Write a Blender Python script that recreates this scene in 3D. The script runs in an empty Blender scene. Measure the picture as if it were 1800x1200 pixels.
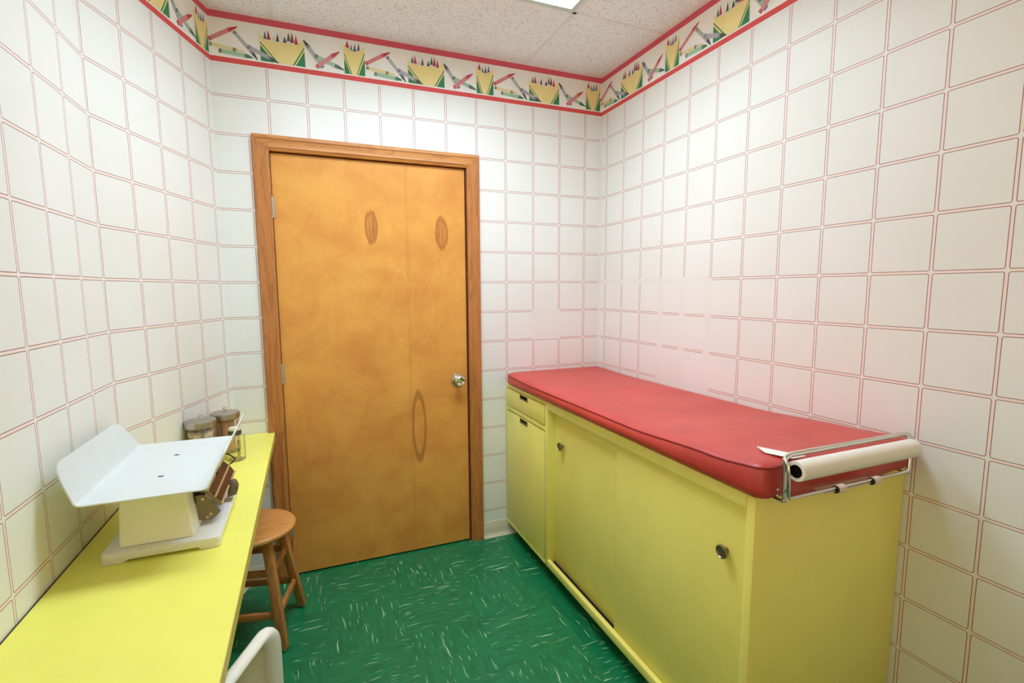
import bpy, bmesh, math, random
from mathutils import Vector, Matrix
random.seed(7)
C = bpy.context.scene.collection
PI = math.pi
S = .1625            # width of one wallpaper square
ZA = 2.252           # height of the first full horizontal line of the wallpaper
RH = .1609           # height of one wallpaper square
CEIL = 2.596
YR = -3.35           # wall behind the camera

# ------------------------------------------------------------------ helpers
def lin(c):
    return tuple(((v/12.92) if v <= .04045 else ((v+.055)/1.055)**2.4) for v in (c[0]/255, c[1]/255, c[2]/255)) + (1,)

class NT:
    """small wrapper to write node graphs"""
    def __init__(s, name, rough=.5, spec=.5, metal=0.):
        s.m = bpy.data.materials.new(name); s.m.use_nodes = True
        s.t = s.m.node_tree; s.b = s.t.nodes['Principled BSDF']
        s.b.inputs['Roughness'].default_value = rough
        s.b.inputs['Specular IOR Level'].default_value = spec
        s.b.inputs['Metallic'].default_value = metal
    def n(s, kind, **kw):
        o = s.t.nodes.new(kind)
        for k, v in kw.items(): setattr(o, k, v)
        return o
    def l(s, a, b): s.t.links.new(a, b)
    def put(s, sock, v):
        if isinstance(v, bpy.types.NodeSocket): s.l(v, sock)
        else: sock.default_value = v
    def math(s, op, a, b=0., c=0., clamp=False):
        o = s.n('ShaderNodeMath', operation=op, use_clamp=clamp)
        s.put(o.inputs[0], a); s.put(o.inputs[1], b); s.put(o.inputs[2], c)
        return o.outputs[0]
    def mix(s, f, a, b):
        o = s.n('ShaderNodeMix', data_type='RGBA')
        s.put(o.inputs[0], f); s.put(o.inputs[6], a); s.put(o.inputs[7], b)
        return o.outputs[2]
    def ss(s, v, e0, e1):
        o = s.n('ShaderNodeMapRange', interpolation_type='SMOOTHSTEP')
        s.put(o.inputs[0], v); o.inputs[1].default_value = e0; o.inputs[2].default_value = e1
        return o.outputs[0]
    def coord(s, kind='Object', scale=(1, 1, 1), loc=(0, 0, 0), rot=(0, 0, 0)):
        t = s.n('ShaderNodeTexCoord'); m = s.n('ShaderNodeMapping')
        m.inputs['Scale'].default_value = scale; m.inputs['Location'].default_value = loc
        m.inputs['Rotation'].default_value = rot
        s.l(t.outputs[kind], m.inputs[0]); return m.outputs[0]
    def xyz(s, v):
        o = s.n('ShaderNodeSeparateXYZ'); s.l(v, o.inputs[0]); return o.outputs
    def comb(s, x, y, z=0.):
        o = s.n('ShaderNodeCombineXYZ'); s.put(o.inputs[0], x); s.put(o.inputs[1], y); s.put(o.inputs[2], z); return o.outputs[0]
    def noise(s, v, scale, detail=3, rough=.5, dist=0.):
        o = s.n('ShaderNodeTexNoise'); s.l(v, o.inputs['Vector'])
        o.inputs['Scale'].default_value = scale; o.inputs['Detail'].default_value = detail
        o.inputs['Roughness'].default_value = rough; o.inputs['Distortion'].default_value = dist
        return o.outputs['Fac']
    def vor(s, v, scale):
        o = s.n('ShaderNodeTexVoronoi'); s.l(v, o.inputs['Vector']); o.inputs['Scale'].default_value = scale
        return o.outputs['Distance'], o.outputs['Color']
    def bump(s, h, strength=.3, dist=.002):
        o = s.n('ShaderNodeBump'); o.inputs['Strength'].default_value = strength; o.inputs['Distance'].default_value = dist
        s.l(h, o.inputs['Height']); s.l(o.outputs[0], s.b.inputs['Normal'])
    def base(s, v):
        s.put(s.b.inputs['Base Color'], v); return s.m

def flat(name, rgb, rough=.5, spec=.5, metal=0., var=.06, vs=9.):
    """plain paint or metal with a faint procedural variation"""
    k = NT(name, rough, spec, metal)
    c = lin(rgb); d = tuple(v*(1-var) for v in c[:3]) + (1,)
    f = k.noise(k.coord(), vs, 3)
    return k.base(k.mix(k.ss(f, .35, .65), c, d))

class MB:
    """collects shapes into one mesh"""
    def __init__(s): s.bm = bmesh.new(); s.mats = []
    def mi(s, m):
        if m is None: return 0
        if m not in s.mats: s.mats.append(m)
        return s.mats.index(m)
    def _add(s, bm, mat=None, M=None):
        if M is not None: bm.transform(M)
        i = s.mi(mat)
        for f in bm.faces: f.material_index = i
        me = bpy.data.meshes.new('t'); bm.to_mesh(me); bm.free()
        s.bm.from_mesh(me); bpy.data.meshes.remove(me)
    def box(s, a, b, bev=0., seg=2, mat=None, M=None):
        bm = bmesh.new()
        bmesh.ops.create_cube(bm, size=1)
        for v in bm.verts:
            v.co = Vector([(a[i]+b[i])/2 + v.co[i]*abs(b[i]-a[i]) for i in range(3)])
        if bev > 0:
            bmesh.ops.bevel(bm, geom=bm.edges[:], offset=bev, segments=seg, affect='EDGES', profile=.5)
        s._add(bm, mat, M)
    def prism(s, pts, axis, a, b, bev=0., seg=2, mat=None, M=None, bevel_all=True):
        """polygon pts (2-D) extruded along axis 'x','y','z' from a to b"""
        def mk(p, d):
            return {'x': (d, p[0], p[1]), 'y': (p[0], d, p[1]), 'z': (p[0], p[1], d)}[axis]
        bm = bmesh.new()
        v0 = [bm.verts.new(mk(p, a)) for p in pts]; v1 = [bm.verts.new(mk(p, b)) for p in pts]
        bm.faces.new(v0); bm.faces.new(v1[::-1])
        n = len(pts)
        for i in range(n): bm.faces.new((v0[i], v1[i], v1[(i+1) % n], v0[(i+1) % n]))
        bmesh.ops.recalc_face_normals(bm, faces=bm.faces)
        if bev > 0:
            ed = bm.edges[:] if bevel_all else [e for e in bm.edges if len({f for f in e.link_faces}) == 2 and e.calc_face_angle(0) > .5]
            bmesh.ops.bevel(bm, geom=ed, offset=bev, segments=seg, affect='EDGES', profile=.5)
        s._add(bm, mat, M)
    def tube(s, pts, r, n=12, mat=None, closed=False, M=None, caps=True, sx=1.):
        """round bar along a polyline; r may be a list"""
        P = [Vector(p) for p in pts]; k = len(P)
        R = r if isinstance(r, (list, tuple)) else [r]*k
        bm = bmesh.new(); rings = []; up = None
        for i in range(k):
            a = P[i-1] if (i > 0 or closed) else P[i]; b = P[(i+1) % k] if (i < k-1 or closed) else P[i]
            d = (b-a).normalized()
            if up is None:
                up = Vector((0, 0, 1)) if abs(d.z) < .9 else Vector((1, 0, 0))
            x = d.cross(up)
            if x.length < 1e-5: x = d.cross(Vector((0, 1, 0)))
            x.normalize(); y = x.cross(d).normalized(); up = y
            # widen at corners so the bar keeps its thickness
            w = 1.
            if 0 < i < k-1 or closed:
                c = (P[i]-a).normalized().dot((b-P[i]).normalized()); w = min(1.6, 1/max(.55, math.sqrt(max(.01, (1+c)/2))))
            rings.append([bm.verts.new(P[i] + (x*math.cos(t)*sx + y*math.sin(t))*R[i]*(1+(w-1)*.5)) for t in [2*PI*j/n for j in range(n)]])
        m = k if closed else k-1
        for i in range(m):
            A = rings[i]; B = rings[(i+1) % k]
            for j in range(n): bm.faces.new((A[j], A[(j+1) % n], B[(j+1) % n], B[j]))
        if not closed and caps:
            bm.faces.new(rings[0][::-1]); bm.faces.new(rings[-1])
        bmesh.ops.recalc_face_normals(bm, faces=bm.faces)
        s._add(bm, mat, M)
    def lathe(s, prof, n=32, mat=None, M=None, closed=False):
        """prof = [(r, z)...] turned about z"""
        bm = bmesh.new(); rings = []
        for r, z in prof:
            if r < 1e-6: rings.append([bm.verts.new((0, 0, z))])
            else: rings.append([bm.verts.new((r*math.cos(2*PI*j/n), r*math.sin(2*PI*j/n), z)) for j in range(n)])
        m = len(rings) if closed else len(rings)-1
        for i in range(m):
            A = rings[i]; B = rings[(i+1) % len(rings)]
            for j in range(n):
                a0, a1 = A[j % len(A)], A[(j+1) % len(A)]; b0, b1 = B[j % len(B)], B[(j+1) % len(B)]
                vs = []
                for v in (a0, a1, b1, b0):
                    if v not in vs: vs.append(v)
                if len(vs) > 2: bm.faces.new(vs)
        bmesh.ops.recalc_face_normals(bm, faces=bm.faces)
        s._add(bm, mat, M)
    def grid(s, fn, nu, nv, mat=None, th=0.):
        """surface fn(u, v) with u, v in 0..1"""
        bm = bmesh.new()
        V = [[bm.verts.new(fn(i/nu, j/nv)) for j in range(nv+1)] for i in range(nu+1)]
        for i in range(nu):
            for j in range(nv): bm.faces.new((V[i][j], V[i+1][j], V[i+1][j+1], V[i][j+1]))
        if th:
            bmesh.ops.recalc_face_normals(bm, faces=bm.faces)
            bmesh.ops.solidify(bm, geom=bm.faces[:], thickness=th)
        s._add(bm, mat)
    def build(s, name, mat=None, parent=None, smooth=40, loc=(0, 0, 0), rotz=0.):
        me = bpy.data.meshes.new(name); s.bm.to_mesh(me); s.bm.free()
        for m in (s.mats or [mat]): me.materials.append(m)
        if s.mats and mat and mat not in s.mats: me.materials[0] = mat
        if smooth:
            me.polygons.foreach_set('use_smooth', [True]*len(me.polygons))
            try: me.set_sharp_from_angle(angle=math.radians(smooth))
            except Exception: pass
        o = bpy.data.objects.new(name, me); C.objects.link(o)
        if parent: o.parent = parent
        o.location = loc; o.rotation_euler = (0, 0, rotz)
        return o

def tag(o, label, cat, group=None):
    o['label'] = label; o['category'] = cat
    if group: o['group'] = group
    return o
def thing(name, label, cat, loc=(0, 0, 0), rotz=0., group=None):
    o = bpy.data.objects.new(name, None); o.empty_display_size = .05; C.objects.link(o)
    o.location = loc; o.rotation_euler = (0, 0, rotz)
    return tag(o, label, cat, group)
def struct(o): o['kind'] = 'structure'; return o
def dup(root, loc, rotz, label=None, group=None):
    r = root.copy(); C.objects.link(r); r.location = loc; r.rotation_euler = (0, 0, rotz)
    if label: r['label'] = label
    if group: r['group'] = group
    for ch in list(root.children):
        c = ch.copy(); C.objects.link(c); c.parent = r
        for g in list(ch.children):
            d = g.copy(); C.objects.link(d); d.parent = c
    return r
def arc(cx, cy, r, a0, a1, n):
    return [(cx+r*math.cos(a0+(a1-a0)*i/n), cy+r*math.sin(a0+(a1-a0)*i/n)) for i in range(n+1)]
def round_rect(x0, y0, x1, y1, r, n=6):
    return (arc(x1-r, y0+r, r, -PI/2, 0, n)+arc(x1-r, y1-r, r, 0, PI/2, n)
            + arc(x0+r, y1-r, r, PI/2, PI, n)+arc(x0+r, y0+r, r, PI, 1.5*PI, n))

# ------------------------------------------------------------------ materials
PAPER = (232, 232, 226)
def wallpaper():
    k = NT('wallpaper_squares', .42, .35)
    t = k.n('ShaderNodeTexCoord'); x, y, _ = k.xyz(t.outputs['UV'])
    def cell(v): return k.math('ABSOLUTE', k.math('SUBTRACT', k.math('FRACT', k.math('ADD', v, .5)), .5))   # distance to the nearest line
    dx, dy = cell(x), cell(y)
    g, r, w = .026, .03, .0058
    # inside the square: distance to a rounded outline
    qx = k.math('SUBTRACT', g+r, dx); qy = k.math('SUBTRACT', g+r, dy)
    mx = k.math('MAXIMUM', qx, 0.); my = k.math('MAXIMUM', qy, 0.)
    ln = k.math('SQRT', k.math('ADD', k.math('MULTIPLY', mx, mx), k.math('MULTIPLY', my, my)))
    ins = k.math('MINIMUM', k.math('MAXIMUM', qx, qy), 0.)
    d = k.math('SUBTRACT', k.math('ADD', ln, ins), r)
    line = k.math('SUBTRACT', 1., k.ss(k.math('ABSOLUTE', d), w*.55, w*1.25))
    gap = k.ss(d, 0., .004)
    cross = k.math('MULTIPLY', k.math('LESS_THAN', dx, g+.006), k.math('LESS_THAN', dy, g+.006))
    pink = k.math('MULTIPLY', gap, k.math('SUBTRACT', 1., cross))
    v = k.coord('Object')
    paper = k.mix(k.ss(k.noise(v, 2.3, 4), .3, .7), lin(PAPER), lin((229, 228, 220)))
    c = k.mix(pink, paper, lin((240, 224, 214)))
    c = k.mix(line, c, lin((132, 70, 62)))
    k.bump(k.noise(v, 160, 2), .06, .001)
    return k.base(c)
def plain_paper():
    k = NT('wallpaper_plain', .45, .3); v = k.coord('Object')
    k.bump(k.noise(v, 160, 2), .06, .001)
    return k.base(k.mix(k.ss(k.noise(v, 2.3, 4), .3, .7), lin(PAPER), lin((226, 224, 216))))
def floor_mat():
    k = NT('green_vinyl_tile', .3, .4)
    v = k.coord('Object', loc=(1.6/.305, .03/.305, 0), scale=(1/.305, 1/.305, 1))
    x, y, _ = k.xyz(v)
    ch = k.math('FLOORED_MODULO', k.math('ADD', k.math('ADD', k.math('FLOOR', x), 1.), k.math('FLOOR', y)), 2.)   # 1 or 0
    a = k.math('ADD', k.math('MULTIPLY', x, ch), k.math('MULTIPLY', y, k.math('SUBTRACT', 1., ch)))
    b = k.math('ADD', k.math('MULTIPLY', y, ch), k.math('MULTIPLY', x, k.math('SUBTRACT', 1., ch)))
    seed = k.math('MULTIPLY', k.math('ADD', k.math('FLOOR', x), k.math('MULTIPLY', k.math('FLOOR', y), 7.)), 3.71)
    wob = k.noise(v, 3.5, 2)
    out = None
    for (sa, sb, th, keep, off) in ((50., 3.3, .36, .945, 0.), (36., 2.5, .34, .972, 9.3), (80., 8., .40, .94, 4.1)):
        p = k.comb(k.math('ADD', k.math('MULTIPLY', k.math('ADD', a, k.math('MULTIPLY', wob, .10)), sa), off), k.math('MULTIPLY', b, sb), seed)
        dd, cc = k.vor(p, 1.)
        r_, g_, _b = k.xyz(cc)
        m = k.math('MULTIPLY', k.math('SUBTRACT', 1., k.ss(dd, th*.5, th*1.5)), k.math('GREATER_THAN', r_, keep))
        m = k.math('MULTIPLY', m, k.math('ADD', .15, k.math('MULTIPLY', g_, .85)))
        out = m if out is None else k.math('MAXIMUM', out, m)
    dark = k.noise(k.comb(k.math('MULTIPLY', a, 16.), k.math('MULTIPLY', b, 3.), seed), 1., 3)
    g0 = k.mix(k.ss(dark, .3, .7), lin((18, 106, 64)), lin((26, 122, 76)))
    dxx = k.math('ABSOLUTE', k.math('SUBTRACT', k.math('FRACT', k.math('ADD', x, .5)), .5))
    dyy = k.math('ABSOLUTE', k.math('SUBTRACT', k.math('FRACT', k.math('ADD', y, .5)), .5))
    seam = k.math('LESS_THAN', k.math('MINIMUM', dxx, dyy), .0028)
    c = k.mix(out, g0, lin((176, 214, 172)))
    c = k.mix(k.math('MULTIPLY', seam, .25), c, lin((4, 50, 32)))
    k.bump(k.noise(v, 3, 2), .05, .002)
    return k.base(c)
def ceiling_mat():
    k = NT('fissured_ceiling_tile', .9, .1); v = k.coord('Object', scale=(1.25, .85, 1))
    dd, cc = k.vor(v, 92.)
    r_, g_, _ = k.xyz(cc)
    dd = k.math('ADD', dd, k.math('MULTIPLY', k.math('SUBTRACT', k.noise(v, 150, 2), .5), .35))
    hole = k.math('MULTIPLY', k.math('SUBTRACT', 1., k.ss(dd, .16, .34)), k.math('GREATER_THAN', r_, .3))
    d2, c2 = k.vor(v, 170.)
    pin = k.math('MULTIPLY', k.math('SUBTRACT', 1., k.ss(d2, .15, .32)), .45)
    h = k.math('MAXIMUM', hole, pin)
    k.bump(k.math('SUBTRACT', 1., h), .5, .002)
    return k.base(k.mix(k.math('MULTIPLY', h, .7), lin((247, 250, 254)), lin((156, 142, 136))))
def oak(name, l, d, axis='z', rough=.38):
    sc = {'z': (26, 26, 2.2), 'x': (2.2, 26, 26), 'y': (26, 2.2, 26)}[axis]
    k = NT(name, rough, .45); v = k.coord('Object', scale=sc)
    n1 = k.noise(v, 1., 4, .55, 1.2); n2 = k.noise(k.coord('Object', scale=tuple(q*6 for q in sc)), 1., 2)
    ring = k.math('SINE', k.math('MULTIPLY', n1, 34.))
    f = k.math('ADD', k.math('MULTIPLY', k.ss(ring, -.2, 1.), .6), k.math('MULTIPLY', n2, .35), clamp=True)
    return k.base(k.mix(f, lin(l), lin(d)))
def door_mat():
    """rotary cut birch with two leaf shaped knots, a long oval figure and a veneer seam"""
    k = NT('birch_veneer', .34, .45); v = k.coord('Object'); x, y, z = k.xyz(v)
    warp = k.noise(k.coord('Object', scale=(5, 5, 1.6)), 1., 4, .55, .8)
    cloud = k.noise(k.coord('Object', scale=(3.2, 3, 4.4)), 1., 5, .6, .5)
    fine = k.noise(k.coord('Object', scale=(70, 20, 7)), 1., 3)
    arcs = k.math('SINE', k.math('ADD', k.math('MULTIPLY', warp, 26.), k.math('MULTIPLY', z, 9.)))
    f = k.math('ADD', k.math('MULTIPLY', k.ss(cloud, .3, .72), .75), k.math('ADD', k.math('MULTIPLY', k.ss(arcs, .5, 1.), .12), k.math('MULTIPLY', fine, .18)), clamp=True)
    c = k.mix(f, lin((232, 168, 80)), lin((212, 138, 64)))
    seam = k.math('SUBTRACT', x, -1.118)
    c = k.mix(k.math('MULTIPLY', k.math('SUBTRACT', 1., k.ss(k.math('ABSOLUTE', k.math('ADD', seam, .012)), 0., .014)), k.math('MULTIPLY', k.math('LESS_THAN', seam, 0.), .12)), c, lin((150, 88, 40)))
    def oval(cx, cz, rx, rz, jag=0.):
        a = k.math('DIVIDE', k.math('SUBTRACT', k.math('ADD', x, k.math('MULTIPLY', k.math('SUBTRACT', warp, .5), .02)), cx), rx)
        bb = k.math('DIVIDE', k.math('SUBTRACT', z, cz), rz)
        if jag: bb = k.math('ADD', bb, k.math('MULTIPLY', k.math('SUBTRACT', k.noise(k.coord('Object', scale=(90, 1, 6)), 1., 2), .5), jag))
        return k.math('SQRT', k.math('ADD', k.math('MULTIPLY', a, a), k.math('MULTIPLY', k.math('MULTIPLY', bb, bb), 1.)))
    for cx, cz, rx, rz in ((-1.303, 1.716, .031, .078), (-.949, 1.700, .034, .085)):
        e = oval(cx, cz, rx, rz, .7)
        rim = k.math('SUBTRACT', 1., k.ss(k.math('ABSOLUTE', k.math('SUBTRACT', e, .85)), .05, .3))
        body = k.math('MULTIPLY', k.math('SUBTRACT', 1., k.ss(e, .75, 1.05)), k.math('ADD', .5, k.math('MULTIPLY', k.ss(fine, .4, .6), .5)))
        c = k.mix(k.math('MULTIPLY', k.math('MAXIMUM', rim, body), .7), c, lin((156, 86, 40)))
    for cx, cz, rx, rz, w, s_, jj in ((-1.093, .690, .036, .19, .13, .55, .12), (-1.168, 1.33, .05, .20, .05, .16, .1), (-1.06, 1.31, .06, .19, .05, .14, .1)):
        e = oval(cx, cz, rx, rz, jj)
        rim = k.math('SUBTRACT', 1., k.ss(k.math('ABSOLUTE', k.math('SUBTRACT', e, .9)), w*.4, w*1.7))
        c = k.mix(k.math('MULTIPLY', rim, s_), c, lin((132, 70, 30) if s_ > .3 else (244, 190, 110)))
    return k.base(c)
def vinyl():
    k = NT('red_vinyl', .42, .7); v = k.coord('Object')
    c = k.mix(k.ss(k.noise(v, 6, 5, .6), .3, .75), lin((198, 62, 52)), lin((182, 52, 45)))
    h = k.math('ADD', k.math('MULTIPLY', k.noise(v, 420, 2), .25), k.math('MULTIPLY', k.noise(k.coord('Object', scale=(5, 9, 9)), 1., 4, .6, .6), 2.))
    k.bump(h, .25, .004)
    return k.base(c)
def glass(name, rgb=(255, 255, 255), rough=.02, alpha=.28, haze=.03, hcol=(240, 236, 224)):
    """thin clear ware: mostly see-through with a glossy skin"""
    m = bpy.data.materials.new(name); m.use_nodes = True; t = m.node_tree
    for n in list(t.nodes): t.nodes.remove(n)
    o = t.nodes.new('ShaderNodeOutputMaterial'); mx = t.nodes.new('ShaderNodeMixShader'); mh = t.nodes.new('ShaderNodeMixShader'); df = t.nodes.new('ShaderNodeBsdfDiffuse'); mh.inputs[0].default_value = haze; df.inputs[0].default_value = lin(hcol)
    tr = t.nodes.new('ShaderNodeBsdfTransparent'); gl = t.nodes.new('ShaderNodeBsdfGlossy'); fr = t.nodes.new('ShaderNodeLayerWeight'); pw = t.nodes.new('ShaderNodeMath'); pw.operation = 'MULTIPLY'; pw.inputs[1].default_value = .55
    tr.inputs[0].default_value = lin(rgb); gl.inputs['Roughness'].default_value = rough
    fr.inputs[0].default_value = alpha
    t.links.new(fr.outputs['Fresnel'], pw.inputs[0]); t.links.new(pw.outputs[0], mx.inputs[0]); t.links.new(tr.outputs[0], mh.inputs[1]); t.links.new(df.outputs[0], mh.inputs[2]); t.links.new(mh.outputs[0], mx.inputs[1]); t.links.new(gl.outputs[0], mx.inputs[2])
    t.links.new(mx.outputs[0], o.inputs[0]); return m
def emit(name, rgb, s):
    m = bpy.data.materials.new(name); m.use_nodes = True; b = m.node_tree.nodes['Principled BSDF']
    b.inputs['Base Color'].default_value = lin((235, 240, 238)); b.inputs['Emission Color'].default_value = lin(rgb); b.inputs['Emission Strength'].default_value = s
    return m

def lens(name, rgb, s, power):
    """lamp behind a prismatic lens: sends more of its light straight down than sideways"""
    k = NT(name, .4); g = k.n('ShaderNodeNewGeometry'); d = k.n('ShaderNodeVectorMath', operation='DOT_PRODUCT')
    k.l(g.outputs['Normal'], d.inputs[0]); k.l(g.outputs['Incoming'], d.inputs[1])
    f = k.math('MULTIPLY', k.math('POWER', k.math('MAXIMUM', d.outputs['Value'], 0.), power), s)
    k.b.inputs['Emission Color'].default_value = (*rgb, 1); k.l(f, k.b.inputs['Emission Strength'])
    k.b.inputs['Base Color'].default_value = (.8, .8, .8, 1); return k.m

M = {}
M['paper'] = wallpaper(); M['plain'] = plain_paper(); M['floor'] = floor_mat(); M['ceil'] = ceiling_mat()
M['bar'] = flat('ceiling_bar_white', (238, 238, 238), .5)
M['oak'] = oak('oak_casing', (194, 126, 66), (166, 100, 50)); M['oak_head'] = oak('oak_casing_head', (206, 140, 72), (176, 110, 52), 'x')
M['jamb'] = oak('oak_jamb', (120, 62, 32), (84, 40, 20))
M['door'] = door_mat()
M['stool'] = oak('stool_wood', (216, 152, 84), (198, 130, 66), 'x', .35); M['stool_leg'] = oak('stool_leg_wood', (196, 134, 76), (168, 106, 56), 'z', .4)
M['lam'] = flat('yellow_laminate', (238, 232, 108), .42, .4, var=.03)
M['lam_edge'] = flat('yellow_laminate_edge_shade', (206, 190, 92), .5, .3, var=.04)  # same laminate as the top, darkened for the shade on the edge
M['cab'] = flat('yellow_cabinet_laminate', (246, 236, 126), .36, .4, var=.03)
M['kick_shade'] = flat('dark_kick_and_gap_shade', (40, 42, 34), .6)  # toe kick colour, also painted as shade in cabinet gaps and track
M['vinyl'] = vinyl(); M['pipe'] = flat('red_piping', (150, 34, 36), .45)
M['chrome'] = flat('chrome', (225, 222, 215), .16, .5, 1., .04); M['steel'] = flat('brushed_steel', (190, 186, 178), .3, .5, 1., .1)
M['nickel'] = flat('satin_nickel_hinge', (205, 192, 176), .4, .5, .7, .08)
M['brass'] = flat('worn_brass_bar', (214, 188, 146), .4, .5, .5, .1); M['knob'] = flat('dull_brass_knob', (150, 136, 106), .32, .5, .85, .1); M['bronze'] = flat('bronze_pull', (176, 156, 122), .35, .5, .6, .2)
M['pullcup'] = flat('pull_cup_dark', (60, 48, 34), .4, .5, .4, .2)
M['white_en'] = flat('white_enamel', (214, 219, 216), .28, .5, var=.02); M['cream'] = flat('cream_enamel', (240, 234, 206), .4, .4, var=.03)
M['white_base'] = flat('white_scale_base', (226, 224, 214), .4, .4, var=.03)
M['brown'] = flat('brown_scale_plate', (96, 60, 44), .4, .4, .3, .2); M['plate'] = flat('bronze_end_plate', (138, 122, 92), .42, .5, .5, .15)
M['dark'] = flat('dark_metal', (58, 50, 42), .45, .5, .5, .2); M['gray'] = flat('gray_poise', (120, 108, 92), .4, .5, .6, .2)
M['base'] = flat('cream_cove_base', (222, 212, 184), .45, .4, var=.08); M['baseshade'] = flat('tan_cove_base', (196, 176, 146), .5, .3, var=.1)
M['roll'] = flat('white_paper', (236, 230, 218), .8, .1, var=.02); M['hole'] = flat('black_core', (18, 14, 12), .8, .1)
M['putty'] = flat('white_plastic_clamp', (226, 206, 186), .5, .3)
M['glass'] = glass('clear_glass', (253, 251, 246), .02, .2, .05); M['plastic'] = glass('clear_plastic_bottle', (254, 252, 240), .12, .12, .14, (246, 236, 196))
M['liquid'] = glass('clear_alcohol', (255, 254, 246), .05, .05, .0)
M['cotton'] = flat('cotton', (242, 226, 210), .95, .05, var=.1, vs=60); M['stick'] = oak('stick_wood', (214, 158, 108), (172, 108, 68))
M['cap'] = flat('dark_gray_cap', (74, 66, 58), .5); M['capw'] = flat('pale_cap_top', (214, 208, 178), .5)
M['ink'] = flat('black_ink', (46, 42, 34), .7, .1); M['screw'] = flat('black_screw_slot', (60, 58, 58), .5)
M['chair'] = flat('cream_chair_steel', (228, 226, 212), .3, .45, var=.03); M['chairp'] = flat('cream_chair_panel', (206, 198, 164), .38, .4, var=.04)
M['vent'] = lens('light_diffuser', (.82, 1., 1.19), 19.2, .7); M['pane'] = lens('warm_fill_glow', (1., .66, .40), 4.9, 0.); M['frame'] = flat('white_light_frame', (206, 224, 214), .4)  # the pane is a warm fill light added behind the camera
PR = {n: flat('print_'+n, c, .55, .2, var=.04) for n, c in {
    'white': (247, 244, 238), 'band': (220, 86, 84), 'bandtop': (222, 96, 114), 'red': (196, 76, 84), 'redl': (222, 142, 144), 'yel': (244, 226, 156), 'grn': (64, 138, 92),
    'grnl': (166, 204, 174), 'dkgrn': (84, 118, 98), 'teal': (118, 148, 146), 'blue': (88, 106, 140), 'purple': (124, 114, 142), 'purp': (184, 180, 188),
    'gray': (182, 190, 186), 'dkgray': (88, 86, 90), 'pale': (232, 218, 168), 'mag': (176, 62, 92)}.items()}

# ------------------------------------------------------------------ room shell
KX, KY = -2.187, -.6695      # the bend of the left wall
CX = -1.948                  # back left corner
LX = -2.200                  # left wall far behind the camera
def wall(name, pa, pb, zs, ss, cell, inward, thick=.09):
    """flat wall from pa to pb, cut into cells; cell(s, z) -> (material, uv function) or None for an opening"""
    pa = Vector(pa); pb = Vector(pb); L = (pb-pa).length; d = (pb-pa)/L
    ss = sorted({0., L, *[q for q in ss if 0 < q < L]}); zs = sorted(set(zs))
    bm = bmesh.new(); uv = bm.loops.layers.uv.new('UVMap'); vs = {}; mats = [M['paper'], M['plain']]
    def V(s, z):
        k = (round(s, 5), round(z, 5))
        if k not in vs: p = pa+d*s; vs[k] = bm.verts.new((p.x, p.y, z))
        return vs[k]
    for s0, s1 in zip(ss, ss[1:]):
        for z0, z1 in zip(zs, zs[1:]):
            r = cell((s0+s1)/2, (z0+z1)/2)
            if r is None: continue
            q = [(s0, z0), (s1, z0), (s1, z1), (s0, z1)]
            f = bm.faces.new([V(*a) for a in q]); f.material_index = 0 if r[0] == 'paper' else 1
            for lp, a in zip(f.loops, q): lp[uv].uv = r[1](*a)
    bm.normal_update()
    nrm = Vector((inward[0], inward[1], 0))
    for f in bm.faces:
        if f.normal.dot(nrm) < 0: f.normal_flip()
    me = bpy.data.meshes.new(name); bm.to_mesh(me); bm.free()
    for m in mats: me.materials.append(m)
    o = bpy.data.objects.new(name, me); C.objects.link(o)
    md = o.modifiers.new('thickness', 'SOLIDIFY'); md.thickness = thick; md.offset = -1.
    return struct(o)
def row(i): return ZA-i*RH
vz = lambda z: (z-ZA)/RH+20
inside = lambda s, z, R: any(a < s < b and c < z < d_ for a, b, c, d_ in R)
# back wall: s runs from the left corner; x = s + CX
col = lambda k: (k-3.6537)*S - CX
patch_b = [(col(1)-.009, col(2)+.009, row(7)-.002, row(6)+.007)]
DL, DR, DT = -1.745-CX, -.815-CX, 2.040
def cell_back(s, z):
    x = s+CX
    if DL < s < DR and z < DT: return None
    if inside(s, z, patch_b) or s > -CX-.008: return ('plain', lambda a, b: (a, b))
    if s < -1.77-CX:
        if z < row(1)-.012: return ('paper', lambda a, b: ((a+CX+1.815)/S+5, vz(b)))
        return ('paper', lambda a, b: (.12+a*2.2, vz(b)))
    return ('paper', lambda a, b: ((a+CX)/S+.6537+20, vz(b)))
wall('wall_back', (CX, 0), (0, 0), [0, DT, CEIL, row(1)-.012]+[q for p in patch_b for q in p[2:]],
     [DL, DR, -1.77-CX, -CX-.008]+[q for p in patch_b for q in p[:2]], cell_back, (0, -1))
# right wall: s = -y, some printed lines were covered by plain repairs
rk = lambda k: (k-.59935)*S
patch_r = [(0, .866, row(5)-.012, row(5)+.011), (rk(4)-.018, rk(4)+.02, row(8)-.1, row(5)), (rk(5)-.026, rk(5)+.012, row(8)-.1, row(5)),
           (rk(6)-.032, rk(6)+.0085, row(8)-.1, row(5)), (rk(4), rk(6)-.005, row(8)-.012, row(8)+.012), (0, .012, 0, 2.4)]
wall('wall_right', (0, 0), (0, YR), [0, CEIL]+[q for p in patch_r for q in p[2:]], [q for p in patch_r for q in p[:2]],
     lambda s, z: ('plain' if inside(s, z, patch_r) else 'paper', lambda a, b: (a/S-.40065+20, vz(b))), (-1, 0))
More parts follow.
